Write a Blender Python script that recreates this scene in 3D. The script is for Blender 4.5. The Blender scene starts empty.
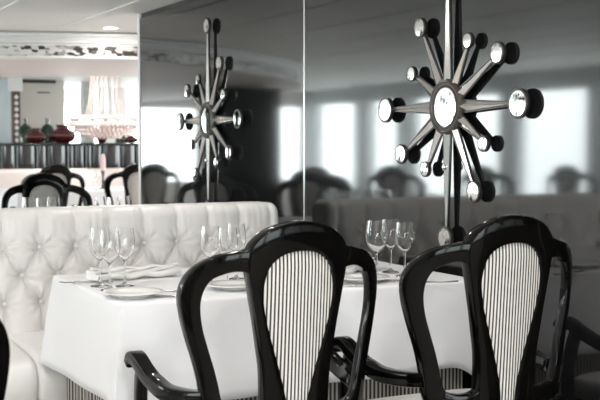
import bpy, bmesh, math, random
from math import sin, cos, pi, radians as R
from mathutils import Vector, Matrix
random.seed(7)
scn = bpy.context.scene
C = scn.collection

# ------------------------------------------------------------------ place
F, PHI, H, YH = 1100.0, R(27), 1.30, 142.0      # lens in pixels, heading of the camera, eye height, horizon row
XW = 2.5                                        # the black glass wall


def P(px, py, d):
    """a point of the room seen at that pixel, d metres in front of the eye"""
    lat = (px - 300) / F * d
    return Vector((d * sin(PHI) + lat * cos(PHI), d * cos(PHI) - lat * sin(PHI), H - (py - YH) * d / F))


# ------------------------------------------------------------------ materials
def new_mat(name):
    m = bpy.data.materials.new(name)
    m.use_nodes = True
    nt = m.node_tree
    return m, nt, nt.nodes['Principled BSDF']


def mat(name, col, rough=.5, metal=0., spec=.5, bump=0., bscale=60., vary=0., vscale=8., coat=0., trans=0., ior=1.5, sheen=0., emit=None, es=0.):
    m, nt, b = new_mat(name)
    N, L = nt.nodes, nt.links
    b.inputs['Base Color'].default_value = (*col, 1)
    b.inputs['Roughness'].default_value = rough
    b.inputs['Metallic'].default_value = metal
    b.inputs['Specular IOR Level'].default_value = spec
    b.inputs['IOR'].default_value = ior
    b.inputs['Coat Weight'].default_value = coat
    b.inputs['Coat Roughness'].default_value = .05
    b.inputs['Transmission Weight'].default_value = trans
    b.inputs['Sheen Weight'].default_value = sheen
    if emit:
        b.inputs['Emission Color'].default_value = (*emit, 1)
        b.inputs['Emission Strength'].default_value = es
    tc = N.new('ShaderNodeTexCoord')
    if vary:
        n = N.new('ShaderNodeTexNoise'); n.inputs['Scale'].default_value = vscale; n.inputs['Detail'].default_value = 4
        L.new(tc.outputs['Object'], n.inputs['Vector'])
        r = N.new('ShaderNodeMapRange')
        r.inputs['To Min'].default_value = 1 - vary; r.inputs['To Max'].default_value = 1 + vary
        L.new(n.outputs['Fac'], r.inputs['Value'])
        mx = N.new('ShaderNodeVectorMath'); mx.operation = 'SCALE'
        mx.inputs[0].default_value = col
        L.new(r.outputs['Result'], mx.inputs['Scale'])
        L.new(mx.outputs['Vector'], b.inputs['Base Color'])
    if bump:
        n = N.new('ShaderNodeTexNoise'); n.inputs['Scale'].default_value = bscale; n.inputs['Detail'].default_value = 3
        L.new(tc.outputs['Object'], n.inputs['Vector'])
        bp = N.new('ShaderNodeBump'); bp.inputs['Strength'].default_value = bump; bp.inputs['Distance'].default_value = .01
        L.new(n.outputs['Fac'], bp.inputs['Height'])
        L.new(bp.outputs['Normal'], b.inputs['Normal'])
    return m


def stripes(name, light, dark, period, share, by_normal=False, rough=.75):
    """woven ticking: thin dark stripes running up the cloth"""
    m, nt, b = new_mat(name)
    N, L = nt.nodes, nt.links
    b.inputs['Roughness'].default_value = rough
    tc = N.new('ShaderNodeTexCoord'); sp = N.new('ShaderNodeSeparateXYZ')
    L.new(tc.outputs['Object'], sp.inputs[0])
    src = sp.outputs['X']
    if by_normal:
        sn = N.new('ShaderNodeSeparateXYZ'); L.new(tc.outputs['Normal'], sn.inputs[0])
        ab = N.new('ShaderNodeMath'); ab.operation = 'ABSOLUTE'; L.new(sn.outputs['X'], ab.inputs[0])
        gt = N.new('ShaderNodeMath'); gt.operation = 'GREATER_THAN'; gt.inputs[1].default_value = .7; L.new(ab.outputs[0], gt.inputs[0])
        mx = N.new('ShaderNodeMix'); mx.data_type = 'FLOAT'
        L.new(gt.outputs[0], mx.inputs['Factor']); L.new(sp.outputs['X'], mx.inputs['A']); hv = N.new('ShaderNodeMath'); hv.operation = 'MULTIPLY'; hv.inputs[1].default_value = .5; L.new(sp.outputs['Y'], hv.inputs[0]); L.new(hv.outputs[0], mx.inputs['B'])
        src = mx.outputs['Result']
    dv = N.new('ShaderNodeMath'); dv.operation = 'DIVIDE'; dv.inputs[1].default_value = period; L.new(src, dv.inputs[0])
    fr = N.new('ShaderNodeMath'); fr.operation = 'FRACT'; L.new(dv.outputs[0], fr.inputs[0])
    rp = N.new('ShaderNodeValToRGB'); e = rp.color_ramp.elements
    e[0].position = 0; e[0].color = (*dark, 1); e[1].position = share; e[1].color = (*dark, 1)
    k = rp.color_ramp.elements.new(share + .08); k.color = (*light, 1)
    k = rp.color_ramp.elements.new(.94); k.color = (*light, 1)
    k = rp.color_ramp.elements.new(1.0); k.color = (*dark, 1)
    L.new(fr.outputs[0], rp.inputs[0]); L.new(rp.outputs[0], b.inputs['Base Color'])
    n = N.new('ShaderNodeTexNoise'); n.inputs['Scale'].default_value = 400
    L.new(tc.outputs['Object'], n.inputs['Vector'])
    bp = N.new('ShaderNodeBump'); bp.inputs['Strength'].default_value = .15; bp.inputs['Distance'].default_value = .003
    L.new(n.outputs['Fac'], bp.inputs['Height']); L.new(bp.outputs['Normal'], b.inputs['Normal'])
    return m


def pane_mat():
    m = bpy.data.materials.new('window_glass'); m.use_nodes = True
    nt = m.node_tree; N, L = nt.nodes, nt.links
    N.clear()
    o = N.new('ShaderNodeOutputMaterial'); mx = N.new('ShaderNodeMixShader')
    t = N.new('ShaderNodeBsdfTransparent'); t.inputs[0].default_value = (.95, .98, .98, 1)
    g = N.new('ShaderNodeBsdfGlossy'); g.inputs['Roughness'].default_value = .02
    fr = N.new('ShaderNodeFresnel'); fr.inputs[0].default_value = 1.25
    ge = N.new('ShaderNodeNewGeometry'); iv = N.new('ShaderNodeMath'); iv.operation = 'SUBTRACT'; iv.inputs[0].default_value = 1.0
    L.new(ge.outputs['Backfacing'], iv.inputs[1]); ml = N.new('ShaderNodeMath'); ml.operation = 'MULTIPLY'
    L.new(fr.outputs[0], ml.inputs[0]); L.new(iv.outputs[0], ml.inputs[1])
    L.new(ml.outputs[0], mx.inputs[0]); L.new(t.outputs[0], mx.inputs[1]); L.new(g.outputs[0], mx.inputs[2]); L.new(mx.outputs[0], o.inputs[0])
    return m


def mosaic_mat():
    m, nt, b = new_mat('mirror_mosaic'); N, L = nt.nodes, nt.links
    tc = N.new('ShaderNodeTexCoord'); mp = N.new('ShaderNodeMapping'); mp.inputs['Scale'].default_value = (22, 22, 40)
    L.new(tc.outputs['Object'], mp.inputs[0])
    v = N.new('ShaderNodeTexVoronoi'); v.inputs['Scale'].default_value = 1.0; v.inputs['Randomness'].default_value = .7
    L.new(mp.outputs[0], v.inputs['Vector'])
    bw = N.new('ShaderNodeRGBToBW'); L.new(v.outputs['Color'], bw.inputs[0])
    rp = N.new('ShaderNodeValToRGB'); e = rp.color_ramp.elements
    e[0].position = .3; e[0].color = (.06, .05, .045, 1); e[1].position = .5; e[1].color = (.75, .72, .7, 1)
    L.new(bw.outputs[0], rp.inputs[0]); L.new(rp.outputs[0], b.inputs['Base Color'])
    b.inputs['Metallic'].default_value = .4; b.inputs['Roughness'].default_value = .25
    return m


def reflection_patch_mat():
    m, nt, b = new_mat('mirror_reflection_patches'); N, L = nt.nodes, nt.links
    tc = N.new('ShaderNodeTexCoord'); n = N.new('ShaderNodeTexNoise'); n.inputs['Scale'].default_value = 26; n.inputs['Detail'].default_value = 5
    L.new(tc.outputs['Object'], n.inputs['Vector'])
    rp = N.new('ShaderNodeValToRGB'); e = rp.color_ramp.elements
    e[0].position = .34; e[0].color = (.012, .011, .010, 1); e[1].position = .47; e[1].color = (.78, .78, .76, 1)  # dark patches imitate reflections, put into the mirror colour as noise
    L.new(n.outputs['Fac'], rp.inputs[0]); L.new(rp.outputs[0], b.inputs['Base Color'])
    b.inputs['Metallic'].default_value = 1; b.inputs['Roughness'].default_value = .08
    return m


def lacquer_mat():
    m, nt, b = new_mat('black_lacquer'); N, L = nt.nodes, nt.links
    tc = N.new('ShaderNodeTexCoord'); mp = N.new('ShaderNodeMapping'); mp.inputs['Scale'].default_value = (90, 90, 3)
    n = N.new('ShaderNodeTexNoise'); n.inputs['Scale'].default_value = 1.5; n.inputs['Detail'].default_value = 3
    L.new(tc.outputs['Object'], mp.inputs[0]); L.new(mp.outputs[0], n.inputs['Vector'])
    rp = N.new('ShaderNodeValToRGB'); e = rp.color_ramp.elements
    e[0].position = .35; e[0].color = (.0012, .0012, .0012, 1); e[1].position = .75; e[1].color = (.004, .0036, .0032, 1)
    L.new(n.outputs['Fac'], rp.inputs[0]); L.new(rp.outputs[0], b.inputs['Base Color'])
    b.inputs['Roughness'].default_value = .10; b.inputs['Specular IOR Level'].default_value = .16
    return m


M = dict(
    leather=mat('white_leather', (.87, .855, .84), .28, bump=.12, bscale=220, vary=.02),
    lacquer=lacquer_mat(),
    ticking=stripes('striped_ticking', (.76, .74, .71), (.035, .032, .03), .0108, .40),
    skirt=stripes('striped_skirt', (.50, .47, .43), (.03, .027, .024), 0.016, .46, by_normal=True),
    linen=mat('white_linen', (.83, .83, .86), .8, bump=.08, bscale=500, sheen=.2),
    napkin=mat('napkin_linen', (.84, .83, .82), .8, bump=.15, bscale=300),
    porcelain=mat('porcelain', (.85, .85, .84), .12, coat=.4),
    steel=mat('cutlery_steel', (.42, .41, .4), .16, metal=1, vary=.05),
    glass=mat('clear_glass', (1, 1, 1), .0, trans=1, ior=1.47),
    black_glass=mat('black_glass', (.0075, .0078, .008), .055, ior=1.8),
    matte_black=mat('matte_black_cloth', (.005, .005, .005), .9, spec=.1),
    black_trim=mat('black_trim', (.01, .01, .01), .3),
    bright_strip=mat('polished_strip', (.8, .82, .82), .2, metal=.6),
    wall=mat('warm_white_paint', (.72, .69, .67), .6, vary=.02),
    ceiling=mat('ceiling_paint', (.88, .865, .84), .55, vary=.02),
    white=mat('white_paint', (.84, .83, .82), .4, vary=.01),
    blush=mat('blush_paint', (.74, .67, .65), .5, vary=.02),
    back=mat('taupe_wall', (.14, .125, .115), .6, vary=.04),
    floor=mat('pale_carpet', (.62, .58, .54), .9, bump=.4, bscale=120, vary=.12, vscale=5),
    mosaic=mosaic_mat(),
    silver=mat('aged_silver', (.82, .80, .77), .17, metal=1, vary=.12, vscale=60),
    mirror=reflection_patch_mat(),
    dark_metal=mat('blackened_metal', (.012, .011, .010), .4),
    bronze=mat('bronze_rim', (.060, .053, .048), .32, metal=.4, vary=.25, vscale=80),
    bar=mat('bar_gloss_black', (.012, .013, .013), .1, coat=.5),
    red=mat('red_glass', (.06, .005, .006), .25, vary=.5, vscale=30, coat=.4),
    green=mat('bottle_green', (.012, .035, .018), .15, coat=.3),
    leaf=mat('leaf_green', (.03, .07, .02), .5, vary=.3, vscale=40),
    crystal=mat('pink_crystal', (.88, .74, .70), .1, trans=.35, ior=1.5, coat=.5),
    bulb=mat('warm_bulb', (1, .9, .8), .4, emit=(1, .78, .62), es=4.),
    lamp=mat('lamp_lens', (1, 1, 1), .4, emit=(1, .94, .88), es=14.),
    pink=mat('pale_pink_wax', (.75, .52, .50), .4, vary=.05),
    lattice=mat('brown_lacquer', (.10, .055, .045), .3, vary=.2, vscale=20),
    column=mat('pale_column', (.66, .72, .74), .3, vary=.03),
    beige=mat('beige_panel', (.60, .56, .50), .5, vary=.04),
    pane=pane_mat(),
)


# ------------------------------------------------------------------ mesh helpers
class MB:
    def __init__(s):
        s.v = []; s.f = []

    def add(s, vs, fs):
        o = len(s.v); s.v += [tuple(v) for v in vs]; s.f += [tuple(i + o for i in f) for f in fs]

    def box(s, a, b, bev=0.):
        (x0, y0, z0), (x1, y1, z1) = a, b
        if bev <= 0:
            s.add([(x0, y0, z0), (x1, y0, z0), (x1, y1, z0), (x0, y1, z0), (x0, y0, z1), (x1, y0, z1), (x1, y1, z1), (x0, y1, z1)],
                  [(3, 2, 1, 0), (4, 5, 6, 7), (0, 1, 5, 4), (1, 2, 6, 5), (2, 3, 7, 6), (3, 0, 4, 7)])
            return
        bm = bmesh.new(); bmesh.ops.create_cube(bm, size=1)
        for v in bm.verts:
            v.co = Vector(((x0 + x1) / 2 + v.co.x * (x1 - x0), (y0 + y1) / 2 + v.co.y * (y1 - y0), (z0 + z1) / 2 + v.co.z * (z1 - z0)))
        bmesh.ops.bevel(bm, geom=bm.edges[:], offset=bev, segments=3, profile=.5, affect='EDGES')
        s.bm(bm)

    def bm(s, bm):
        bm.verts.index_update()
        s.add([v.co[:] for v in bm.verts], [[v.index for v in f.verts] for f in bm.faces]); bm.free()

    def loops(s, L, closed=False, caps=True):
        n = len(L[0]); vs = [p for l in L for p in l]; fs = []
        m = len(L)
        for i in range(m if closed else m - 1):
            a, b = i * n, ((i + 1) % m) * n
            for j in range(n):
                k = (j + 1) % n
                fs.append((a + j, a + k, b + k, b + j))
        if caps and not closed:
            fs.append(tuple(range(n - 1, -1, -1))); fs.append(tuple((m - 1) * n + j for j in range(n)))
        s.add(vs, fs)

    def lathe(s, prof, c=(0, 0, 0), n=32, axis='z'):
        """profile of (radius, height) pairs, open; radius 0 ends close"""
        L = []
        for r, h in prof:
            r = max(r, 1e-4)
            ring = []
            for j in range(n):
                a = 2 * pi * j / n
                if axis == 'z': p = (c[0] + r * cos(a), c[1] + r * sin(a), c[2] + h)
                elif axis == 'x': p = (c[0] - h, c[1] + r * cos(a), c[2] + r * sin(a))
                else: p = (c[0] + r * cos(a), c[1] + h, c[2] + r * sin(a))
                ring.append(p)
            L.append(ring)
        s.loops(L, caps=True)

    def sweep(s, pts, w, h, up=(0, 0, 1), bev=.25, caps=True):
        """rounded rectangular section, w across and h along 'up', along a path"""
        L = []
        n = len(pts)
        pts = [Vector(p) for p in pts]
        for i in range(n):
            t = (pts[min(i + 1, n - 1)] - pts[max(i - 1, 0)]).normalized()
            sd = t.cross(Vector(up)).normalized(); u = sd.cross(t).normalized()
            wi = w[i] if isinstance(w, (list, tuple)) else w; hi = h[i] if isinstance(h, (list, tuple)) else h
            b = bev * min(wi, hi); a, c = wi / 2, hi / 2
            sec = [(-a, -c + b), (-a + b * .3, -c + b * .3), (-a + b, -c), (a - b, -c), (a - b * .3, -c + b * .3), (a, -c + b),
                   (a, c - b), (a - b * .3, c - b * .3), (a - b, c), (-a + b, c), (-a + b * .3, c - b * .3), (-a, c - b)]
            L.append([tuple(pts[i] + sd * x + u * y) for x, y in sec])
        s.loops(L, caps=caps)

    def tube(s, pts, r, n=10):
        L = []; pts = [Vector(p) for p in pts]; m = len(pts)
        ref = Vector((.31, .17, .93))
        for i in range(m):
            t = (pts[min(i + 1, m - 1)] - pts[max(i - 1, 0)]).normalized()
            sd = t.cross(ref).normalized(); u = sd.cross(t)
            ri = r[i] if isinstance(r, (list, tuple)) else r
            L.append([tuple(pts[i] + (sd * cos(2 * pi * j / n) + u * sin(2 * pi * j / n)) * ri) for j in range(n)])
        s.loops(L)

    def ball(s, c, r, sq=(1, 1, 1), u=12, v=8):
        bm = bmesh.new(); bmesh.ops.create_uvsphere(bm, u_segments=u, v_segments=v, radius=r)
        for x in bm.verts: x.co = Vector((c[0] + x.co.x * sq[0], c[1] + x.co.y * sq[1], c[2] + x.co.z * sq[2]))
        s.bm(bm)

    def build(s, name, m, parent=None, smooth=40, recalc=True):
        me = bpy.data.meshes.new(name); me.from_pydata(s.v, [], s.f)
        if recalc:
            bm = bmesh.new(); bm.from_mesh(me); bmesh.ops.recalc_face_normals(bm, faces=bm.faces); bm.to_mesh(me); bm.free()
        me.materials.append(m)
        if smooth:
            me.polygons.foreach_set('use_smooth', [True] * len(me.polygons))
            me.set_sharp_from_angle(angle=R(smooth))
        me.update()
        o = bpy.data.objects.new(name, me); C.objects.link(o)
        if parent: o.parent = parent
        return o


def thing(name, label, cat, loc=(0, 0, 0), rz=0, group=None):
    o = bpy.data.objects.new(name, None); C.objects.link(o)
    o.empty_display_size = .1
    o.location = loc; o.rotation_euler = (0, 0, rz)
    o['label'] = label; o['category'] = cat
    if group: o['group'] = group
    return o


def tag(o, label, cat, group=None):
    o['label'] = label; o['category'] = cat
    if group: o['group'] = group
    return o


def dup(root, loc, rz=0, label=None, group=None):
    def cp(o, par):
        c = o.copy(); C.objects.link(c)
        if par: c.parent = par
        for ch in kids.get(o.name, []): cp(ch, c)
        return c
    kids = {}
    for o in list(C.objects):
        if o.parent: kids.setdefault(o.parent.name, []).append(o)
    r = cp(root, None)
    r.location = loc; r.rotation_euler = (0, 0, rz)
    if label: r['label'] = label
    if group: r['group'] = group
    return r


def struct(o):
    o['kind'] = 'structure'; return o


def spline(pts, n):
    """Catmull-Rom through the control points, n samples per span"""
    out = []
    m = len(pts)
    for i in range(m - 1):
        p0, p1, p2, p3 = pts[max(i - 1, 0)], pts[i], pts[i + 1], pts[min(i + 2, m - 1)]
        for k in range(n):
            t = k / n
            out.append(tuple(.5 * (2 * b + (c - a) * t + (2 * a - 5 * b + 4 * c - d) * t * t + (3 * b - a - 3 * c + d) * t ** 3) for a, b, c, d in zip(p0, p1, p2, p3)))
    out.append(tuple(pts[-1]))
    return out


# ------------------------------------------------------------------ the room
ZC = 2.19                                        # ceiling
XL, YB, YF, XR = -4.0, -4.0, 17.4, 9.0           # left, back, far and right limits of the room
YE = 7.39                                        # where the black glass wall stops
CEN = P(100, 0, 14.9); RO, RI = 6.0, 3.7         # the round soffit

m = MB(); m.box((XL - .2, YB - .2, -.1), (XR + .2, YF + .2, 0)); struct(m.build('floor', M['floor'], smooth=0))

# ceiling with a round opening
bm = bmesh.new()
rect = [bm.verts.new((x, y, ZC)) for x, y in ((XL - .2, YB - .2), (XR + 2, YB - .2), (XR + 2, 19.5), (XL - .2, 19.5))]
circ = [bm.verts.new((CEN.x + RI * cos(2 * pi * i / 96), CEN.y + RI * sin(2 * pi * i / 96), ZC)) for i in range(96)]
for l in (rect, circ):
    for i in range(len(l)): bm.edges.new((l[i], l[(i + 1) % len(l)]))
bmesh.ops.triangle_fill(bm, use_beauty=True, edges=bm.edges[:])
m = MB(); m.bm(bm)
for i in range(96):
    pass
ring = lambda r, z: [(CEN.x + r * cos(2 * pi * i / 96), CEN.y + r * sin(2 * pi * i / 96), z) for i in range(96)]
m.loops([ring(RI, ZC), ring(RI, 2.85), ring(.05, 2.9)], caps=True)
struct(m.build('ceiling', M['ceiling'], smooth=30))

# the soffit: white moulding, mosaic frieze, lip and blush underside (profile swept round)
def ringband(name, prof, mt):
    k = MB(); k.loops([ring(r, z) for r, z in prof], caps=False); return struct(k.build(name, mt, smooth=30))
ringband('trim_1', [(RO + .02, ZC - .002), (RO + .05, 2.172), (RO + .05, 2.155), (RO + .01, 2.145), (RO + .005, 2.13), (RO + .03, 2.12), (RO + .035, 2.10), (RO, 2.088), (RO, 2.08)], M['white'])
ringband('trim_2', [(RO - .01, 2.085), (RO - .01, 1.992)], M['mosaic'])
ringband('trim_3', [(RO - .01, 1.995), (RO + .05, 1.99), (RO + .055, 1.975), (RO + .03, 1.966), (RO - .02, 1.965)], M['white'])
ringband('trim_4', [(RO - .01, 1.967), (RI, 1.967), (RI, ZC)], M['blush'])
# slim white battens along the ceiling
n = 5
for x in (-2.43, -1.76, -1.09, -.42, .25, .92, 1.59, 2.26):
    k = MB(); k.box((x - .007, YB, ZC - .006), (x + .007, 8.55 if x > 0 else 10, ZC + .01))
    struct(k.build('trim_%d' % n, M['white'], smooth=0)); n += 1

# black glass wall on the right, with three panels and bright joints
w = MB(); w.box((XW + .012, YB, 0), (XW + .16, YE, ZC + .02)); wr = struct(w.build('wall_right', M['black_trim'], smooth=0))
PJ = 4.86
for a, b in ((PJ + .004, YE - .034), (2.33, PJ - .004), (-.2, 2.322), (YB, -.208)):
    k = MB(); k.box((XW, a, 0.0), (XW + .012, b, ZC - .035)); k.build('glass_panel', M['black_glass'], wr, smooth=0)
for y in (PJ, 2.326, -.204):
    k = MB(); k.box((XW - .002, y - .005, 0), (XW + .011, y + .005, ZC - .035)); k.build('joint_strip', M['bright_strip'], wr, smooth=0)
k = MB(); k.box((XW - .004, YE - .034, 0), (XW + .165, YE + .004, ZC)); k.build('edge_strip', M['white'], wr, smooth=0)


# window walls
def window_wall(axis, at, thick, a0, a1, z1, wins, mt, name, first, zs=(.72, 1.96), bars=1):
    """wall along y (axis x) or along x (axis y) with openings; each window is frame + pane"""
    def B(k, u0, u1, za, zb, d0=0., d1=None):
        d1 = thick if d1 is None else d1
        if axis == 'x': k.box((min(at + d0, at + d1), u0, za), (max(at + d0, at + d1), u1, zb))
        else: k.box((u0, min(at + d0, at + d1), za), (u1, max(at + d0, at + d1), zb))
    k = MB(); p = a0
    for u0, u1, lo, hi in wins:
        if u0 > p: B(k, p, u0, 0, z1)
        B(k, u0, u1, 0, lo); B(k, u0, u1, hi, z1); p = u1
    if p < a1: B(k, p, a1, 0, z1)
    struct(k.build(name, mt, smooth=0))
    for i, (u0, u1, lo, hi) in enumerate(wins):
        k = MB(); e = .035
        t0, t1 = thick * .3, thick * .7
        B(k, u0, u1, lo, lo + e, t0, t1); B(k, u0, u1, hi - e, hi, t0, t1)
        B(k, u0, u0 + e, lo + e, hi - e, t0, t1); B(k, u1 - e, u1, lo + e, hi - e, t0, t1)
        fr = struct(k.build('window_%d' % (first + i), M['white'], smooth=0))
        k = MB(); B(k, u0 + e, u1 - e, lo + e, hi - e, thick * .48, thick * .52); k.build('pane', M['pane'], fr, smooth=0)
        # daylight comes in here: a sampling portal for the sky
        ld = bpy.data.lights.new('daylight_portal', 'AREA'); ld.shape = 'RECTANGLE'; ld.size = u1 - u0; ld.size_y = hi - lo
        ld.cycles.is_portal = True
        lo_ = bpy.data.objects.new('daylight_portal', ld); C.objects.link(lo_)
        c = (u0 + u1) / 2; z = (lo + hi) / 2
        if axis == 'x':
            lo_.location = (at + thick * 1.05, c, z); d = Vector((-1 if thick > 0 else 1, 0, 0))
        else:
            lo_.location = (c, at + thick * 1.05, z); d = Vector((0, -1 if thick > 0 else 1, 0))
        lo_.rotation_euler = d.to_track_quat('-Z', 'Y').to_euler()
    return first + len(wins)

q = window_wall('x', XL, -.18, YB - .18, YF + .18, 2.5, [(a, b, .5, 1.98) for a, b in ((4.3, 5.3), (7.4, 9.8), (10.15, 11.5), (11.85, 14.0), (14.4, 15.3), (15.7, 17.1))], M['column'], 'wall_left', 1)  # nearest opening is unseen, added to side-light the cloth and sofa
q = window_wall('y', YB, -.18, XL - .18, XW + .2, 2.5, [(-2.9, -1.3, .45, 1.95), (-1.1, .5, .45, 1.95), (.7, 2.3, .45, 1.95)], M['back'], 'wall_back', q)  # unseen back windows, added to light cloth and sofa from the front
q = window_wall('y', YF, .18, XL, XR + .2, 2.95, [(-3.95, -3.3, .6, 1.95), (-1.95, -.85, .6, 1.9), (4.60, 4.95, 1.0, 2.42), (5.11, 5.26, 1.0, 2.42), (5.66, 6.6, 1.0, 2.42)], M['wall'], 'wall_far', q)
q = window_wall('x', XR, .18, YE, YF + .18, 2.5, [(7.7, 10.2, .5, 2.1), (10.6, 13.4, .5, 2.1), (13.8, 17.0, .5, 2.1)], M['wall'], 'wall_east', q)  # unseen east windows, added to brighten the far area and its ceiling
k = MB(); k.box((XW + .16, YE - .16, 0), (XR, YE - .02, 2.5)); struct(k.build('wall_behind', M['wall'], smooth=0))
# dark pillar standing out in the room (seen in the black glass)
k = MB(); k.box((-.66, 11.6, 0), (.12, 12.2, 1.93), .01); k.box((-.70, 11.56, 0), (.16, 12.24, .12), .01)
tag(k.build('dark_partition', M['matte_black']), 'tall black partition reflected behind the smaller starburst mirror', 'partition')

# ------------------------------------------------------------------ chairs
sc_u = .954
fu = lambda u: u * sc_u
fv = lambda v: .596 + (v - .555) * sc_u
def back_y(u, v): return .80 * u * u + .95 * max(0, abs(u) - .13) ** 2 - .055 * max(0, v - .50) - .02 * max(0, v - .5) ** 2

SH = [((.026, .44), (.105, .44)), ((.03, .52), (.105, .52)), ((.042, .58), (.105, .575)), ((.06, .65), (.108, .64)), ((.08, .72), (.117, .70)),
      ((.098, .79), (.128, .77)), ((.107, .85), (.14, .835)), ((.105, .89), (.15, .89)), ((.095, .93), (.158, .945)), ((.075, .958), (.150, 1.0)),
      ((.042, .976), (.098, 1.046)), ((0, .982), (0, 1.068))]
LO = [((.13, .900), (.12, .988)), ((.16, .917), (.155, .990)), ((.188, .922), (.197, .982)), ((.217, .915), (.247, .968)), ((.242, .894), (.288, .940)),
      ((.259, .860), (.314, .902)), ((.264, .815), (.324, .855)), ((.258, .76), (.318, .795)), ((.243, .70), (.303, .728)), ((.229, .65), (.288, .672)),
      ((.217, .60), (.275, .615)), ((.208, .560), (.266, .560)), ((.192, .530), (.258, .505)), ((.160, .518), (.235, .468)), ((.125, .520), (.15, .455)), ((.10, .535), (.09, .452))]


def strip(mb, ins, outs, t, b=.007):
    L = []
    for (a, c), (d, e) in zip(ins, outs):
        a, c, d, e = fu(a), fv(c), fu(d), fv(e)
        l = math.hypot(d - a, e - c) or 1; ex, ez = (d - a) / l * b, (e - c) / l * b
        q = .3
        sec = [(a, c, -t / 2 + b), (a + ex * q, c + ez * q, -t / 2 + b * q), (a + ex, c + ez, -t / 2), (d - ex, e - ez, -t / 2), (d - ex * q, e - ez * q, -t / 2 + b * q), (d, e, -t / 2 + b),
               (d, e, t / 2 - b), (d - ex * q, e - ez * q, t / 2 - b * q), (d - ex, e - ez, t / 2), (a + ex, c + ez, t / 2), (a + ex * q, c + ez * q, t / 2 - b * q), (a, c, t / 2 - b)]
        L.append([(u, back_y(u, v) + n, v) for u, v, n in sec])
    mb.loops(L)


def make_chair(label):
    t = thing('dining_armchair', label, 'chair', group='black lacquered armchairs')
    half_in = [(p[0][0] * 1.06, p[0][1]) for p in SH]; half_out = [p[1] for p in SH]
    mir = lambda l: [(-u, v) for u, v in l]
    fin = spline(half_in + mir(half_in[:-1])[::-1], 5); fout = spline(half_out + mir(half_out[:-1])[::-1], 5)
    k = MB(); strip(k, fin, fout, .050, .005)
    li = spline([(a + (c - a) * g, b + (d - b) * g) for i, ((a, b), (c, d)) in enumerate(LO) for g in [.20 if 3 < i < 13 else .1]], 5); lo = spline([p[1] for p in LO], 5)
    strip(k, li, lo, .040, .005); strip(k, mir(li), mir(lo), .040, .005)
    k.build('back_frame', M['lacquer'], t)
    # striped pad in the shield, domed on both faces
    hw = [(fv(v), fu(u * 1.06)) for (u, v), _ in SH]
    zs_ = [fv(.452) + (fv(.982) + .004 - fv(.452)) * (1 - (1 - i / 46) ** 1.7) for i in range(47)]
    def half(z):
        pts = spline([(b, a) for a, b in hw], 6)
        for (u0, z0), (u1, z1) in zip(pts[:-1], pts[1:]):
            if z0 <= z <= z1: return u0 + (u1 - u0) * (z - z0) / max(1e-6, z1 - z0)
        return pts[0][0] if z < pts[0][1] else 0
    k = MB(); L = []
    for z in zs_:
        h = half(z) + .006; row = []
        for sgn in (-1, 1):
            for j in range(25):
                q = -1 + 2 * j / 24
                q = q if sgn < 0 else -q
                edge = max(0, 1 - q * q) * min(1, (zs_[-1] - z) / .05 + .02)
                row.append((h * q, back_y(h * q, z) + sgn * (.010 + (.008 if sgn < 0 else .028) * edge ** .7), z))
        L.append(row)
    k.loops(L)
    k.build('back_upholstery', M['ticking'], t, smooth=60)
    # seat cushion
    k = MB(); L = []
    def outline(sx, sy, z, dz=0):
        pts = []
        for i in range(48):
            a = 2 * pi * i / 48
            ca, sa = cos(a), sin(a)
            e = .38
            X = abs(ca) ** e * (1 if ca > 0 else -1); Y = abs(sa) ** e * (1 if sa > 0 else -1)
            y = .275 + .235 * Y * sy
            hw = .215 + .07 * (Y + 1) / 2
            pts.append((X * hw * sx, y, z))
        return pts
    for sx, sy, z in ((.97, .97, .365), (1, 1, .38), (1.01, 1.01, .41), (.99, .99, .43), (.94, .94, .442), (.8, .8, .450), (.5, .5, .455), (.05, .05, .457)):
        L.append(outline(sx, sy, z))
    k.loops(L); k.build('seat', M['leather'], t, smooth=60)
    k = MB(); k.loops([outline(.93, .95, .295), outline(1.0, 1.0, .305), outline(1.02, 1.02, .32), outline(1.02, 1.02, .36), outline(1., 1., .368)])
    k.build('seat_rail', M['lacquer'], t)
    for s in (-1, 1):
        k = MB()
        pth = spline([(s * .236, .062, .598), (s * .262, .12, .590), (s * .292, .22, .588), (s * .300, .31, .603), (s * .304, .375, .624), (s * .306, .42, .644), (s * .3065, .45, .650), (s * .307, .475, .643), (s * .307, .487, .626)], 5)
        k.sweep(pth, .046, [.044] * 15 + [.040] * (len(pth) - 15), bev=.16)
        k.build('armrest', M['lacquer'], t)
        k = MB(); k.sweep(spline([(s * .303, .40, .632), (s * .300, .425, .58), (s * .292, .455, .50), (s * .282, .472, .41), (s * .272, .475, .33)], 4), .036, .046, up=(0, 1, .2), bev=.3)
        k.build('arm_support', M['lacquer'], t)
    for s in (-1, 1):
        k = MB(); k.sweep(spline([(s * .262, .47, .37), (s * .266, .475, .31), (s * .262, .475, .2), (s * .258, .47, .08), (s * .262, .482, .0)], 4), [.05] * 5 + [.042] * 4 + [.034] * 4 + [.028] * 4, [.05] * 5 + [.042] * 4 + [.034] * 4 + [.028] * 4, up=(0, 1, 0), bev=.3)
        k.build('leg', M['lacquer'], t)
        k = MB(); k.sweep(spline([(s * .247, .062, .505), (s * .242, .052, .42), (s * .232, .02, .28), (s * .228, -.03, .13), (s * .228, -.09, 0.0)], 4), .032, [.034] * 4 + [.044] * 13, up=(0, 1, 0), bev=.3)
        k.build('leg', M['lacquer'], t)
    return t


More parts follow.
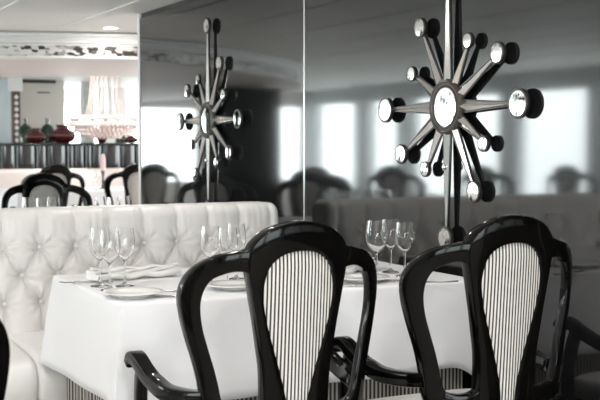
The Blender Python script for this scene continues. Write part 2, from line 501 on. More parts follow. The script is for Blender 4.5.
chair = make_chair('black three-lobed armchair with striped oval back, nearest the middle of the photo')
def at(px, d): v = P(px, 0, d); return (v.x, v.y, 0)
p = at(303.5, 2.98); chair.location = (p[0], p[1] + .06, 0)
CH = [
    (at(523, 3.20), .08, -.02, 'black three-lobed armchair at right, close to the black glass wall'),
    ((.165, 2.14, 0), 0, 0, 'black armchair cut off by the left edge, only a lobe of its back showing'),
    ((1.87, 7.55, 0), 0, pi, 'dark armchair facing over the sofa back, the front one of the two at left'),
    ((1.10, 7.50, 0), 0, pi, 'dark armchair mirrored in the black glass across the bright joint'),
    ((2.68, 10.4, 0), 0, 0, 'dark armchair just behind the front one of the two beyond the sofa'),
    ((3.52, 10.5, 0), 0, .1, 'dark armchair half hidden by the end of the black glass wall'),
    ((-.30, 8.55, 0), 0, pi, 'dark armchair reflected left of the bigger starburst mirror'),
    ((.45, 8.62, 0), 0, pi, 'dark armchair reflected farther left of the bigger starburst, by the window'),
    ((-1.12, 8.3, 0), 0, pi, 'dark armchair reflected just right of the bigger starburst'),
    ((-1.88, 8.0, 0), 0, pi, 'dark armchair reflected below the bright window at far right'),
    ((1.30, 10.5, 0), 0, 0, 'dark armchair reflected at the left end of the black glass'),
]
for loc, dy, rz, lab in CH:
    dup(chair, (loc[0], loc[1] + dy, 0), rz, lab)

# ------------------------------------------------------------------ tables
TZ = .795


def make_table(x0, x1, y0, y1, lab, cloth_lab, drop=.31, sag=.0):
    cx, cy = (x0 + x1) / 2, (y0 + y1) / 2
    t = thing('dining_table', lab, 'table', (cx, cy, 0), 0, 'cloth covered tables')
    hx, hy = (x1 - x0) / 2, (y1 - y0) / 2
    k = MB(); k.box((-hx + .008, -hy + .008, TZ - .035), (hx - .008, hy - .008, TZ - .003), .004); k.build('tabletop', M['wall'], t)
    k = MB(); ix, iy = hx - .03, hy - .03
    yb = iy
    # box-pleated skirt
    L = []
    per = []
    def side(a, b, n):
        for i in range(n):
            f = i / n; per.append((a[0] + (b[0] - a[0]) * f, a[1] + (b[1] - a[1]) * f))
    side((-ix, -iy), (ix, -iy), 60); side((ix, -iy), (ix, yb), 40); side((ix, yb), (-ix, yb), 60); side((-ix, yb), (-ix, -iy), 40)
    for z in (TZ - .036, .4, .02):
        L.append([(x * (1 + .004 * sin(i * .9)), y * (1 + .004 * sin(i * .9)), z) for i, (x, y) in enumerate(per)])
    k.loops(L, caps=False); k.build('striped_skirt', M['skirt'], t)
    # the cloth
    c = MB()
    N = 480; r = .012
    rim = []
    per2 = 4 * (hx + hy)
    def pt(s):
        s %= per2
        for (ax, ay), (bx, by) in (((-hx, -hy), (hx, -hy)), ((hx, -hy), (hx, hy)), ((hx, hy), (-hx, hy)), ((-hx, hy), (-hx, -hy))):
            l = abs(bx - ax) + abs(by - ay)
            if s <= l:
                f = s / l; return ax + (bx - ax) * f, ay + (by - ay) * f, (bx - ax) / l, (by - ay) / l, min(s, l - s)
            s -= l
    rng = random.Random(int(x0 * 100) + int(y0 * 10))
    ph = [rng.uniform(0, 6) for _ in range(4)]
    rows = [[] for _ in range(15)]
    for i in range(N):
        x, y, tx, ty, dc = pt(per2 * i / N)
        nx, ny = ty, -tx
        cr = math.exp(-(dc / .055) ** 2)                          # how near a corner
        dx, dy = (1 if x > 0 else -1), (1 if y > 0 else -1)
        wav = sin(i * .052 + ph[0]) * .5 + sin(i * .113 + ph[1]) * .3 + sin(i * .021 + ph[2]) * .6
        for j in range(15):
            if j < 4:
                a = j / 3 * pi / 2; o = r * sin(a); z = TZ + r * 0 - r * (1 - cos(a)); q = 0
            else:
                q = (j - 3) / 11; z = TZ - r - (drop - r + .008 * wav + .10 * cr * (1 if y < 0 else -.1) + sag * (.5 - x / hx * .5)) * q; o = r
            o2 = o + q * (.008 + .008 * wav * (1 - cr))
            px, py = x + nx * o2 * (1 - cr) , y + ny * o2 * (1 - cr)
            px += dx * cr * (o * .7 + q * .045); py += dy * cr * (o * .7 + q * .045)
            if XW - .006 < px + cx < XW + .5: px = XW - .006 - cx
            rows[j].append((px, py, z))
    L = [[(x * s, y * s, TZ) for x, y, z in rows[0]] for s in (.02, .5, .97)]
    L = [L[0], L[1], L[2]] + rows
    c.loops(L, caps=False)
    # close the middle
    o = len(c.v); c.f.append(tuple(range(N)))
    cl = c.build('tablecloth', M['linen'], smooth=60); cl.location = (cx, cy, .002)
    tag(cl, cloth_lab, 'tablecloth', 'white tablecloths')
    md = cl.modifiers.new('thickness', 'SOLIDIFY'); md.thickness = .0015; md.offset = -1
    return t


TX0, TX1, TY0, TY1 = 1.055, 2.40, 3.29, 4.11
make_table(TX0, TX1, TY0, TY1, 'square table with striped skirt showing below its white cloth, before the tufted sofa', 'white tablecloth hanging in folds on the front table before the sofa', .305, .035)
make_table(1.06, 2.36, 5.6, 6.6, 'table hidden behind the tufted sofa back, glasses on top', 'white tablecloth on the table behind the tufted sofa')
make_table(2.5, 4.4, 11.15, 12.0, 'far white table beyond the dark chairs, holding the candlestick', 'white tablecloth on the far table with the candlestick')
make_table(-1.9, -.9, 6.4, 7.4, 'white table reflected low in the black glass near the windows', 'white tablecloth on the table reflected near the windows')
make_table(-.5, .6, 6.9, 7.8, 'white table reflected low in the black glass left of the bigger starburst', 'white tablecloth on the reflected table left of the bigger starburst')
TT = TZ + .0022

# ------------------------------------------------------------------ banquette
BX0, BX1 = -.7, 2.365


def make_banquette():
    t = thing('tufted_banquette', 'long white leather sofa with deep button-tufted back', 'sofa', ((BX0 + BX1) / 2, 4.7, 0))
    ox, oy = t.location.x, t.location.y
    sp = .162
    x_first = 1.015 - sp * 12
    rows = [.835, .715, .595]
    btn = []
    for ri, z in enumerate(rows):
        i = 0
        x = x_first + (sp / 2 if ri % 2 else 0)
        while x < BX1 - .06:
            if x > BX0 + .06: btn.append((x, z))
            x += sp
    # surface parametrised by x and a path: from seat up the face, over the roll, down the rear
    path = []
    for i in range(64): path.append((4.80 + .05 * i / 63, .42 + (.942 - .42) * i / 63))     # face (y,z), leaning back
    rr = .06
    for i in range(1, 15):
        a = pi * .5 * i / 14; path.append((4.85 + rr - rr * cos(a), .942 + rr * sin(a)))
    for i in range(1, 6): path.append((4.91 + .11 * i / 5, 1.002))
    for i in range(1, 9):
        a = pi / 2 * i / 8; path.append((5.02 + .05 * sin(a), .952 + .05 * cos(a)))
    path.append((5.07, .1))
    nx = 420
    def seg(px, pz, ax, az, bx, bz):
        dx, dz = bx - ax, bz - az; l = dx * dx + dz * dz
        f = max(0, min(1, ((px - ax) * dx + (pz - az) * dz) / l))
        return math.hypot(px - ax - f * dx, pz - az - f * dz)
    L = []
    arc = [0]
    for i in range(1, len(path)): arc.append(arc[-1] + math.hypot(path[i][0] - path[i - 1][0], path[i][1] - path[i - 1][1]))
    for i, (y, z) in enumerate(path):
        sz = .42 + arc[i]
        y0_, z0_ = path[max(i - 1, 0)]; y1_, z1_ = path[min(i + 1, len(path) - 1)]
        if i == len(path) - 1: y0_, z0_, y1_, z1_ = 5.07, .9, 5.07, .1
        tl = math.hypot(y1_ - y0_, z1_ - z0_); ny, nz = -(z1_ - z0_) / tl, (y1_ - y0_) / tl
        row = []
        for j in range(nx + 1):
            x = BX0 + (BX1 - BX0) * j / nx
            xm = (x - x_first) / sp
            dmin = 9; dbtn = 9
            # lattice neighbours
            if sz >= rows[0] and i < len(path) - 1:
                c = round(xm); dmin = abs(xm - c) * sp; dbtn = math.hypot(dmin, sz - rows[0]); fade = max(0, 1 - max(0, (sz - rows[0]) / .34)) * .95
                if sz - rows[0] > .25: fade *= .6
            else:
                fade = 1
                for r in range(2):
                    za, zb = rows[r], rows[r + 1]
                    if zb <= sz <= za or (r == 1 and sz < zb):
                        offa = 0 if r % 2 == 0 else .5; offb = .5 - offa
                        ca = round(xm - offa) + offa
                        for a in (ca - 1, ca, ca + 1):
                            for b in (a - .5, a + .5):
                                dmin = min(dmin, seg(x, max(sz, zb - .0), x_first + a * sp, za, x_first + b * sp, zb))
                            dbtn = min(dbtn, math.hypot(x - x_first - a * sp, sz - za))
                            for b in (a - .5, a + .5): dbtn = min(dbtn, math.hypot(x - x_first - b * sp, sz - zb))
                        if r == 1 and sz < zb:
                            c = round(xm - offb) + offb; dmin = abs(xm - c) * sp
                if i == len(path) - 1: fade = 0
            puff = 1 - math.exp(-(dmin / .016) ** 1.0)
            dep = fade * (-.026 * (1 - puff)) - (.038 * math.exp(-(dbtn / .024) ** 1.2) if dbtn < .2 else 0)
            # radiating gathers around each button
            if dbtn < .09 and sz < 1.0:
                near = min(btn, key=lambda p: (p[0] - x) ** 2 + (p[1] - sz) ** 2)
                an = math.atan2(sz - near[1], x - near[0])
                rr_ = math.hypot(sz - near[1], x - near[0])
                dep += .0085 * sin(an * 9 + near[0] * 37) * math.exp(-((rr_ - .04) / .026) ** 2)
            # gathered folds running over the top roll
            if sz > rows[0]:
                dep += .0011 * sin(x * 2 * pi / .034 + sin(x * 23) * 1.5) * (.5 + .5 * sin(x * 31 + 1)) * min(1, (sz - rows[0]) / .1) * (1 if i < len(path) - 1 else 0)
            d = dep + .012 * fade * (1 if sz < 1.1 else .3)
            # round the end of the back
            e = max(0, x - (BX1 - .05)) / .05
            xx = x; shr = 0
            if e > 0: shr = .05 * (1 - math.sqrt(max(0, 1 - e * e)))
            row.append((xx - ox, y + ny * (d - shr) - oy, z + nz * (d - shr)))
        L.append(row)
    k = MB()
    vs = [p for r in L for p in r]; n1 = nx + 1
    fs = [(i * n1 + j, i * n1 + j + 1, (i + 1) * n1 + j + 1, (i + 1) * n1 + j) for i in range(len(L) - 1) for j in range(nx)]
    for j, rev in ((0, 1), (nx, 0)):
        e = [i * n1 + j for i in range(len(L))]; fs.append(tuple(e[::-1] if rev else e))
    k.add(vs, fs); k.build('tufted_back', M['leather'], t, smooth=80)
    for x, z in btn:
        f = (z - .42) / .522
        k = MB(); k.ball((x - ox, 4.80 + .05 * f - oy + .012, z), .010, (1, .6, 1), 12, 8); k.build('button', M['leather'], t)
    # seat in sections, plinth
    xs = [BX0, .22, .995, 1.70, BX1 - .02]
    for a, b in zip(xs[:-1], xs[1:]):
        k = MB(); sec = []
        prof = [(4.86, .30), (4.86, .455), (4.80, .470), (4.6, .480), (4.36, .478), (4.23, .468), (4.165, .445), (4.14, .41), (4.137, .36), (4.15, .31)]
        prof = spline(prof, 4)
        for x, s in ((a + .002, .0), (a + .008, .7), (a + .03, 1), ((a + b) / 2, 1.06), (b - .03, 1), (b - .008, .7), (b - .002, .0)):
            sec.append([(x - ox, 4.53 + (y - 4.53) * (1 - .03 * (1 - min(s, 1))) - oy, .38 + (z - .38) * (1 - .14 * (1 - s))) for y, z in prof])
        k.loops(sec); k.build('seat_cushion', M['leather'], t, smooth=50)
    k = MB(); k.box((BX0 - ox, 4.18 - oy, .06), (BX1 - .02 - ox, 5.05 - oy, .31), .01); k.build('base', M['leather'], t)
    k = MB(); k.box((BX0 + .03 - ox, 4.29 - oy, 0), (BX1 - .05 - ox, 5.0 - oy, .065)); k.build('plinth', M['black_trim'], t, smooth=0)


make_banquette()

# ------------------------------------------------------------------ tableware
def make_glass(lab, h=.205, rb=.036):
    """wine glass: foot, stem, tulip bowl with a wall"""
    t = thing('wine_glass', lab, 'glass', group='wine glasses')
    s = h / .205
    out = [(.0, .0), (.031, .0), (.033, .0015), (.030, .004), (.012, .009), (.0055, .016), (.0042, .03), (.0038, .06), (.0042, .082), (.008, .092), (.020, .104), (.030, .120), (.0352, .140), (.0355, .158), (.033, .182), (.0305, .205)]
    inn = [(.0297, .205), (.0322, .182), (.0346, .158), (.0342, .140), (.029, .1215), (.019, .107), (.008, .0975), (.0, .0955)]
    k = MB(); k.lathe([(r * rb / .0355 if z > .09 * 1 else r, z * s) for r, z in spline(out, 3) + spline(inn, 3)], n=32)
    k.build('glass_body', M['glass'], t, smooth=60)
    return t


def on(px, py): d = (H - TT) * F / (py - YH); return P(px, py, d)
g0 = make_glass('wine glass on the front table, leftmost of the left three')
g0.location = (*on(99, 287)[:2], TT)
GL = [
    (*on(109, 291)[:2], 'wine glass on the front table, nearest of the left three'),
    (*on(124, 287)[:2], 'wine glass on the front table, rightmost of the left three'),
    (1.478, 3.60, 'wine glass just showing over the middle chair lobe, leftmost there'),
    (1.515, 3.53, 'wine glass just showing over the middle chair lobe, central there'),
    (1.613, 3.68, 'wine glass just showing over the middle chair lobe, rightmost there'),
    (*on(391, 273)[:2], 'stemmed glass by the black wall, middle and partly hidden one of the three'),
    (*on(405, 277)[:2], 'shorter rounded glass by the black wall, right one of the three'),
]
for x, y, lab in GL:
    dup(g0, (x, y, TT), 0, lab)
g1 = make_glass('large wine glass by the black wall, tallest and left one of the three', .215, .041)
g1.location = (*on(377, 279)[:2], TT)
BG = [(28, 5.9, 'left end of the row'), (42, 5.85, 'second from the left'), (53, 5.95, 'third from the left'), (101, 6.0, 'behind the left three front glasses'), (113, 5.9, 'just left of the wall end'), (124, 6.05, 'nearest the wall end')]
for px, d, w in BG:
    p = P(px, 0, d); dup(g0, (p.x, p.y, TT), 0, 'blurred glass rim peeping over the sofa top, ' + w)


def make_plate(lab, r=.1):
    t = thing('dinner_plate', lab, 'plate', group='white plates')
    k = MB(); pr = [(0, .004), (.52, .004), (.56, .0), (.6, .004), (.80, .011), (1, .017), (1.01, .0195), (.985, .021), (.8, .0155), (.62, .0095), (.55, .0085), (0, .0085)]
    k.lathe([(a * r, b) for a, b in pr], n=48); k.build('plate_body', M['porcelain'], t, smooth=50)
    return t


p0 = make_plate('white plate at the near left corner of the front table', .098)
q = on(133, 298); p0.location = (q.x, q.y + .01, TT)
dup(p0, (1.99, 3.41, TT), 0, 'white plate at the right end, hidden behind the middle chair')
dup(p0, (1.50, 3.44, TT), 0, 'white plate seen through the left lobe of the middle chair')


def make_napkin(lab):
    t = thing('napkin', lab, 'napkin', group='rolled white napkins')
    k = MB()
    for j, (dy, dz, w, h) in enumerate(((0, .017, .075, .022), (.006, .032, .058, .014), (-.006, .041, .04, .008))):
        pts = [(x / 10 * .17, dy + .006 * sin(x * .7 + j), dz + .004 * sin(x * .9 + j * 2) + (.002 if abs(x) > 8 else 0)) for x in range(-10, 11)]
        k.sweep(pts, [w * (1 + .08 * sin(i * 1.1 + j)) for i in range(21)], [h] * 21, bev=.45)
    k.build('folded_cloth', M['napkin'], t, smooth=50)
    return t


n0 = make_napkin('long rolled white napkin lying before the sofa seat, back left of the table')
q = on(134, 279); n0.location = (q.x, q.y, TT); n0.rotation_euler = (0, 0, .12)
dup(n0, (1.82, 3.93, TT), .2, 'rolled white napkin at the back of the table, behind the middle chair')
dup(n0, (2.07, 3.66, TT), .5, 'white napkin seen through the right lobe of the middle chair')


def make_cutlery(kind, lab):
    t = thing(kind, lab, kind, group=kind + ('s' if kind == 'fork' else '') + ' on the front table' if kind == 'fork' else 'knives on the front table')
    k = MB()
    if kind == 'knife':
        k.sweep([(0, y / 100, .004) for y in (-10, -8, -5, -2, 0)], [.012, .014, .012, .009, .009], [.006] * 5, bev=.4)
        k.build('handle', M['steel'], t)
        k = MB(); k.sweep([(0, 0, .004), (.002, .02, .004), (.003, .06, .004), (.001, .095, .004), (-.003, .11, .004)], [.010, .017, .018, .014, .004], [.003, .0025, .002, .002, .001], bev=.2); k.build('blade', M['steel'], t)
    else:
        k.sweep([(0, y / 100, .003 + .004 * (abs(y + 4) / 8)) for y in (-10, -8, -5, -2, 1, 3)], [.012, .013, .009, .006, .008, .018], [.004] * 6, bev=.4)
        k.build('handle', M['steel'], t)
        k = MB(); k.box((-.010, .028, .004), (.010, .05, .007), .001)
        for i in range(4): k.sweep([(-.0088 + i * .0059, .048, .0055), (-.0092 + i * .0061, .07, .004), (-.0092 + i * .0061, .09, .007)], .0028, .002)
        k.build('tines', M['steel'], t)
    return t


f0 = make_cutlery('fork', 'silver fork beside the plate at the near left corner'); q = on(160, 293); f0.location = (q.x, q.y, TT); f0.rotation_euler = (0, 0, 1.2)
k0 = make_cutlery('knife', 'silver knife beside the plate at the near left corner'); q = on(169, 298); k0.location = (q.x, q.y, TT); k0.rotation_euler = (0, 0, 1.0)
q = on(340, 287); dup(k0, (q.x, q.y, TT), 1.15, 'silver knife seen through the right lobe of the middle chair')
q = on(394, 282); dup(k0, (q.x, q.y, TT), .9, 'silver knife lying under the three glasses by the black wall')
q = on(241, 287); dup(k0, (q.x, q.y, TT), .3, 'silver knife seen through the left lobe of the middle chair')
q = on(84, 284); dup(f0, (q.x, q.y, TT), 1.2, 'silver fork at the far left corner, left of the three glasses')
q = on(432, 284); dup(f0, (q.x, q.y, TT), 1.3, 'silver fork seen through the left lobe of the right chair')

# little plant, seen mirrored at the right edge
t = thing('potted_plant', 'small dark green plant on the front table, mirrored at the right edge', 'plant', (1.75, 3.47, TT))
k = MB(); k.lathe([(0, 0), (.024, 0), (.03, .01), (.034, .05), (.03, .055), (.026, .05), (0, .045)], n=24); k.build('pot', M['porcelain'], t)
k = MB(); rng = random.Random(3)
for i in range(70):
    a, e = rng.uniform(0, 2 * pi), rng.uniform(.1, 1.4); l = rng.uniform(.04, .075)
    d = Vector((cos(a) * cos(e), sin(a) * cos(e), sin(e))); b = Vector((0, 0, .05)) + d * .012; tip = b + d * l; s = d.cross(Vector((0, 0, 1))).normalized() * .012
    k.add([b, b + d * l * .5 + s, tip, b + d * l * .5 - s + Vector((0, 0, .004))], [(0, 1, 2), (0, 2, 3)])
k.build('foliage', M['leaf'], t, smooth=0, recalc=False)

# ------------------------------------------------------------------ starburst mirrors
def make_starburst(name_label, yc, zc, flip):
    t = thing('starburst_mirror', name_label, 'mirror', (XW, yc, zc), 0, 'starburst mirrors on the black glass')
    X0 = -.034                                   # plane of the rays, in front of the glass (towards -x)
    k = MB(); k.lathe([(0, .0), (.06, 0), (.07, .006), (.07, .030), (0, .030)], (0, 0, 0), 32, 'x'); k.build('wall_mount', M['dark_metal'], t)
    k = MB(); k.lathe([(.074, .038), (.077, .042), (.084, .044), (.088, .040), (.093, .040), (.098, .043), (.105, .041), (.110, .036), (.110, .022), (.074, .022), (.074, .038)], (0, 0, 0), 64, 'x'); k.build('center_rim', M['bronze'], t)
    k = MB(); k.lathe([(.075, .03), (.075, .0385), (.06, .0392), (.03, .0400), (0, .0403)], (0, 0, 0), 64, 'x'); k.build('center_mirror', M['mirror'], t)
    long_, short = .375, .285
    for i in range(12):
        a = 90 - 30 * i
        if i == 0: l, rd = .555, .046
        elif i == 6: l, rd = .515, .046
        elif i in (3, 9): l, rd = .45, .054
        elif i in (1, 4, 7, 10): l, rd = (short, .031) if not flip else (long_, .041)
        else: l, rd = (long_, .041) if not flip else (short, .031)
        # u runs to the viewer's right, i.e. towards -y
        du, dz = cos(R(a)), sin(R(a))
        D = Vector((0, -du, dz)); S = Vector((0, -dz, -du)); Nn = Vector((-1, 0, 0))
        w0, w1 = (.0195, .0032); h0, h1 = (.014, .004)
        if i in (0, 6): w0 = .021
        k = MB()
        L = []
        for r, w, h in ((.098, w0, h0), (l - rd * .7, w1, h1)):
            c = D * r + Nn * .028
            L.append([tuple(c + S * w), tuple(c + Nn * h), tuple(c - S * w), tuple(c - Nn * .008)])
        k.loops(L); ry = k.build('ray', M['silver'], t, smooth=0)
        # dark keel behind the ray
        k = MB(); L = []
        for r, w in ((.07, w0 * 1.45), (l - rd * .6, w1 * 2.4)):
            c = D * r + Nn * .0195
            L.append([tuple(c + S * w + Nn * .008), tuple(c - S * w + Nn * .008), tuple(c - S * w * .8 - Nn * .003), tuple(c + S * w * .8 - Nn * .003)])
        k.loops(L); k.build('keel', M['dark_metal'], ry, smooth=0)
        cc = D * l
        k = MB(); k.lathe([(0, .022), (rd * .97, .022), (rd, .024), (rd, .035), (rd * .97, .037), (0, .037)], tuple(cc), 40, 'x'); dk = k.build('ray_disc', M['dark_metal'], t)
        k = MB(); k.lathe([(rd * .82, .0375), (rd * .84, .0390), (rd * .93, .0396), (rd * 1.0, .038), (rd * 1.01, .035), (rd * .82, .034), (rd * .82, .0375)], tuple(cc), 40, 'x'); k.build('disc_rim', M['bronze'], dk)
        k = MB(); k.lathe([(rd * .83, .035), (rd * .83, .0383), (rd * .5, .0390), (rd * .2, .0393), (0, .0394)], tuple(cc), 40, 'x'); k.build('disc_mirror', M['mirror'], dk)
        if i == 6:
            k = MB(); k.ball(tuple(D * .235 + Nn * .040), .011, (.8, .9, 1.3)); k.build('bead', M['mirror'], ry)


make_starburst('big starburst mirror on the near panel of black glass, at right', 3.585, 1.437, False)
make_starburst('smaller-looking starburst mirror on the far panel, above the sofa end', 6.05, 1.428, True)

# ------------------------------------------------------------------ far end of the room
# second sofa back, bar, things on it
t = thing('far_banquette', 'plain pale sofa back in front of the black bar', 'sofa', (4.4, 12.75, 0))
k = MB(); k.box((-2.3, 0, .45), (2.3, .22, .985), .05); k.build('back', M['blush'], t)
k = MB(); k.box((-2.3, -.5, .18), (2.3, .02, .47), .05); k.build('seat', M['blush'], t)
k = MB(); k.box((-2.25, -.45, 0), (2.25, .2, .185), .01); k.build('base', M['black_trim'], t)
t = thing('bar_counter', 'long black gloss bar with a ribbed front at the far left', 'bar', (4.6, 14.2, 0))
k = MB(); k.box((-2.9, 0, 0), (2.9, .6, 1.25)); k.build('carcass', M['bar'], t, smooth=0)
k = MB(); k.box((-2.95, -.1, 1.25), (2.95, .65, 1.287), .008); k.build('countertop', M['bar'], t)
rng = random.Random(5); x = -2.9
while x < 2.88:
    w = rng.choice((.10, .14, .20, .26)); w = min(w, 2.9 - x)
    k = MB(); n = 9
    L = [[(x + w / 2 - w / 2 * cos(pi * i / n), -.02 - .05 * sin(pi * i / n), z) for i in range(n + 1)] + [(x + w, .01, z), (x, .01, z)] for z in (.02, 1.249)]
    k.loops(L); k.build('front_rib', M['bar'], t); x += w
BZ = 1.2885


def bar_y(px, y):
    d = y / (cos(PHI) - (px - 300) / F * sin(PHI)); v = P(px, 0, d); return v.x, v.y


t = thing('red_vase', 'red squat vase on the bar, larger one left of the chandelier', 'vase', (*bar_y(63, 14.42), BZ), 0, 'red vases on the bar')
k = MB(); k.lathe(spline([(0, 0), (.09, 0), (.15, .04), (.175, .10), (.14, .155), (.085, .185), (.075, .21), (.09, .235), (.078, .235), (.065, .20), (0, .17)], 3), n=32); k.build('vase_body', M['red'], t)
k = MB(); k.lathe([(.172, .085), (.18, .095), (.18, .105), (.17, .115), (.172, .085)], n=32); k.build('belly_band', M['lattice'], t)
vd = t
v2 = dup(vd, (*bar_y(36, 14.42), BZ), 0, 'red squat vase on the bar, left one beside the lattice post'); v2.scale = (.75, .75, .8)
v3 = dup(vd, (*bar_y(102, 14.35), BZ), 0, 'small dark red vase on the bar under the chandelier'); v3.scale = (.38, .38, .5)
v4 = dup(vd, (*bar_y(131, 14.4), BZ), 0, 'red vase on the bar close to the wall end'); v4.scale = (.6, .6, .45)
t = thing('green_bottle', 'dark green bottle behind the left red vase', 'bottle', (*bar_y(26, 14.72), BZ), 0, 'green bottles on the bar')
k = MB(); k.lathe([(0, 0), (.09, 0), (.092, .01), (.092, .18), (.06, .23), (.03, .25), (.03, .30), (0, .30)], n=24); k.build('bottle_body', M['green'], t)
k = MB(); k.lathe([(0, .30), (.032, .30), (.032, .325), (0, .325)], n=20); k.build('cap', M['red'], t)
dup(t, (*bar_y(48, 14.72), BZ), 0, 'dark green bottle between the two bigger red vases')
k = dup(t, (*bar_y(121, 14.7), BZ), 0, 'dark green bottle beside the red vase at the wall end'); k.scale = (.8, .8, .45)

# pillar with dark louvres, lattice post and glass column behind the bar
c = P(41, 0, 16.0); t = thing('louvred_cabinet', 'beige cabinet tower with black louvres, behind the bar', 'cabinet', (c.x, c.y, 0))
k = MB(); k.box((-.32, -.15, 0), (.32, .25, 2.6), .01); k.build('body', M['beige'], t)
for a, b in ((75, 78.5), (80.5, 84)):
    k = MB(); z1, z0 = H - (a - YH) * 16 / F, H - (b - YH) * 16 / F; k.box((-.29, -.175, z0), (.19, -.14, z1), .004); k.build('louvre', M['black_trim'], t)
k = MB(); k.box((-.08, -.17, 2.0), (.1, -.14, 2.02)); k.build('handle', M['bronze'], t, smooth=0)
c = P(16.5, 0, 15.3); t = thing('lattice_post', 'slim brown lattice post with white top at the far left', 'post', (c.x, c.y, 0))
k = MB(); k.box((-.055, -.05, 0), (.055, .05, 2.0), .005)
k.build('shaft', M['lattice'], t)
for i in range(9):
    k = MB(); z = 1.24 + i * .085
    k.add([(0, -.053, z - .036), (.032, -.053, z), (0, -.053, z + .036), (-.032, -.053, z), (0, -.066, z)], [(0, 1, 4), (1, 2, 4), (2, 3, 4), (3, 0, 4)]); k.build('diamond_stud', M['white'], t, smooth=0)
k = MB(); k.box((-.085, -.07, 2.0), (.085, .07, 2.5), .006); k.build('top_block', M['white'], t)
c = P(4, 0, 15.6)
k = MB(); k.box((c.x - .12, c.y - .1, 0), (c.x + .1, c.y + .12, 2.6), .01)
tag(k.build('glazed_column', M['column']), 'pale bluish column at the far left edge', 'column')
c = P(89, 0, 16.3); t = thing('glass_shelf', 'narrow tower of pale glass shelves between the bright far windows', 'shelf', (c.x, c.y, 0))
for s in (-.075, .075):
    k = MB(); k.box((s - .012, -.01, 0), (s + .012, .01, 2.5)); k.build('upright', M['column'], t, smooth=0)
for i in range(9):
    k = MB(); k.box((-.085, -.08, 1.3 + i * .13), (.085, .08, 1.318 + i * .13), .003); k.build('shelf_board', M['column'], t)
k = MB(); k.box((-.08, .06, 0), (.08, .075, 2.5)); k.build('back_panel', M['beige'], t, smooth=0)

# candlestick on the far table
c = P(103, 0, 11.75)
t = thing('candlestick', 'slim candlestick with a pale pink candle on the far table', 'candlestick', (c.x, c.y, TT))
k = MB(); k.lathe([(0, 0), (.05, 0), (.052, .008), (.02, .02), (.012, .05), (.016, .08), (.010, .11), (.014, .17), (.022, .185), (.022, .20), (0, .20)], n=24); k.build('holder', M['bronze'], t)
k = MB(); k.lathe([(0, .195), (.022, .195), (.030, .25), (.028, .32), (.018, .365), (0, .375)], n=20); k.build('candle', M['pink'], t)
c = P(96, 0, 11.6); dup(g0, (c.x, c.y, TT), 0, 'wine glass beside the candlestick on the far table')
# chandelier
cd = 13.3; c = P(106, 0, cd)
t = thing('chandelier', 'pinkish crystal chandelier with a wide beaded dish, far left', 'chandelier', (c.x, c.y, 0))
zy = lambda py: H - (py - YH) * cd / F
k = MB(); k.lathe([(0, 2.895), (.12, 2.895), (.12, 2.86), (.03, 2.84), (.012, 2.82), (.012, zy(120)), (0, zy(120))], n=24); k.build('stem', M['bright_strip'], t)
k = MB(); k.lathe([(.17, zy(70)), (.19, zy(70)), (.19, zy(73)), (.17, zy(73)), (.17, zy(70))], n=40); k.build('crown_ring', M['bright_strip'], t)
for i in range(18):
    a = 2 * pi * i / 18; k = MB()
    for j in range(17):
        z = zy(73) - (zy(73) - zy(114)) * j / 16; f = j / 16; r = .17 + (.03 * f) + .12 * max(0, f - .6) ** 1.3
        k.ball((r * cos(a), r * sin(a), z), .0095, (1, 1, 1.5), 6, 5)
    k.build('crystal_strand', M['crystal'], t, smooth=0)
for j, (r, py, n) in enumerate(((.41, 118.5, 1), (.415, 124.5, 1), (.36, 130, 1), (.29, 133.5, 1), (.17, 136, 1))):
    k = MB(); nb = int(r * 130)
    for i in range(nb):
        a = 2 * pi * i / nb
        k.ball((r * cos(a), r * sin(a), zy(py)), .026, (1, 1, 1.35), 6, 5)
    k.build('crystal_ring', M['crystal'], t, smooth=0)
k = MB(); k.lathe([(.41, zy(117)), (.42, zy(118.5)), (.41, zy(120)), (.39, zy(118.5)), (.41, zy(117))], n=48); k.build('dish_rim', M['bright_strip'], t)
for i in range(12):
    a = 2 * pi * i / 12
    k = MB(); k.tube([(.012 * cos(a), .012 * sin(a), zy(121)), (.2 * cos(a), .2 * sin(a), zy(126)), (.40 * cos(a), .40 * sin(a), zy(119))], .006, 6); ar = k.build('arm', M['bright_strip'], t)
    k = MB(); k.ball((.30 * cos(a), .30 * sin(a), zy(121)), .03, (1, 1, 1.4)); k.build('bulb', M['bulb'], ar)

# ------------------------------------------------------------------ lamps in the ceiling
def downlight(x, y, lab, power):
    t = thing('ceiling_downlight', lab, 'light', (x, y, ZC), 0, 'recessed ceiling downlights')
    k = MB(); k.lathe([(.052, -.001), (.075, -.003), (.078, .0), (.078, .004), (.052, .004), (.052, -.001)], n=32); k.build('trim_ring', M['white'], t)
    k = MB(); k.lathe([(0, -.0015), (.053, -.0015), (.053, .004), (0, .004)], n=32); k.build('lens', M['lamp'], t)
    ld = bpy.data.lights.new('downlight_lamp', 'AREA'); ld.shape = 'DISK'; ld.size = .1; ld.energy = power; ld.color = (1, .95, .9)
    o = bpy.data.objects.new('downlight_lamp', ld); C.objects.link(o); o.location = (0, 0, -.006); o.parent = t


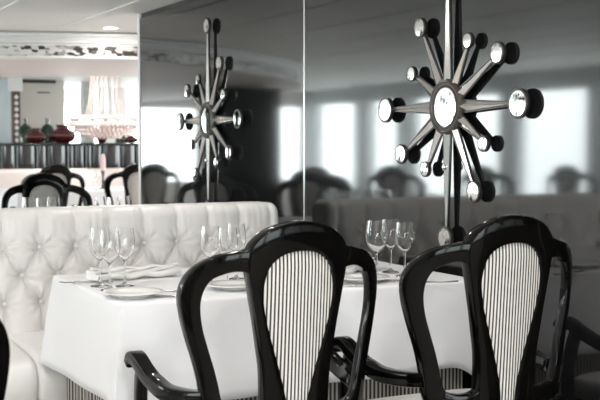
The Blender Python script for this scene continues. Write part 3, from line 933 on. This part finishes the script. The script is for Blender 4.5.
v = P(112, 29, 8.66)
downlight(v.x, v.y, 'small glowing downlight in the ceiling at top left', 6)
for i, (x, y) in enumerate(((.6, .4), (1.7, 1.6), (-1.0, 1.6), (.4, 3.2), (-1.2, 4.2), (2.0, 2.75), (1.9, 5.05))):  # unseen lamps, added to brighten the tablecloth and sofa
    downlight(x, y, 'added unseen downlight above the frame, ' + ('over the aisle before the chairs', 'right behind the middle chair', 'left of the camera by the windows', 'left over the sofa front', 'over the left window row', 'over the right chair', 'over the table behind the sofa')[i], (25, 15, 8, 9, 9, 5, 7)[i])
for x, y in ((4.2, 10.2), (3.6, 12.4), (5.2, 12.6)):  # unseen lamps, added to lift the light in the far area
    downlight(x, y, 'added unseen far downlight beyond the wall end, ' + {4.2: 'hidden by the soffit front', 3.6: 'left under the soffit', 5.2: 'right under the soffit'}[x], 25)
for o in C.objects:
    if o.name.startswith('ceiling_downlight') and (Vector((o.location.x, o.location.y)) - Vector((CEN.x, CEN.y))).length < RO and (o.location - CEN).xy.length > RI:
        o.location.z = 1.967

# ------------------------------------------------------------------ sky
w = bpy.data.worlds.new('overcast_sky'); scn.world = w; w.use_nodes = True
nt = w.node_tree; bg = nt.nodes['Background']
tc = nt.nodes.new('ShaderNodeTexCoord'); sp = nt.nodes.new('ShaderNodeSeparateXYZ'); nt.links.new(tc.outputs['Generated'], sp.inputs[0])
rp = nt.nodes.new('ShaderNodeValToRGB'); e = rp.color_ramp.elements
e[0].position = .42; e[0].color = (.62, .66, .68, 1); e[1].position = .55; e[1].color = (1, 1, 1, 1)
mr = nt.nodes.new('ShaderNodeMapRange'); mr.inputs['From Min'].default_value = -1
nt.links.new(sp.outputs['Z'], mr.inputs['Value']); nt.links.new(mr.outputs[0], rp.inputs[0]); nt.links.new(rp.outputs[0], bg.inputs[0])
bg.inputs[1].default_value = 12.0

# ------------------------------------------------------------------ camera
cd_ = bpy.data.cameras.new('camera'); cam = bpy.data.objects.new('camera', cd_); C.objects.link(cam)
cd_.sensor_width = 36; cd_.lens = F / 600 * 36
pitch = math.atan((200 - YH) / F)
cam.location = (0, 0, H)
cam.rotation_euler = (pi / 2 - pitch, 0, -PHI)
cd_.dof.use_dof = True; cd_.dof.focus_distance = 3.7; cd_.dof.aperture_fstop = cd_.lens / 1000 / .011
cd_.clip_end = 200
scn.camera = cam

scn.view_settings.view_transform = 'Standard'; scn.view_settings.look = 'None'
scn.view_settings.gamma = 1; scn.view_settings.use_curve_mapping = False
scn.view_settings.exposure = 0.07
scn.cycles.max_bounces = 12; scn.cycles.transmission_bounces = 10; scn.cycles.transparent_max_bounces = 12
scn.cycles.use_denoising = True
scn.cycles.sample_clamp_indirect = 8
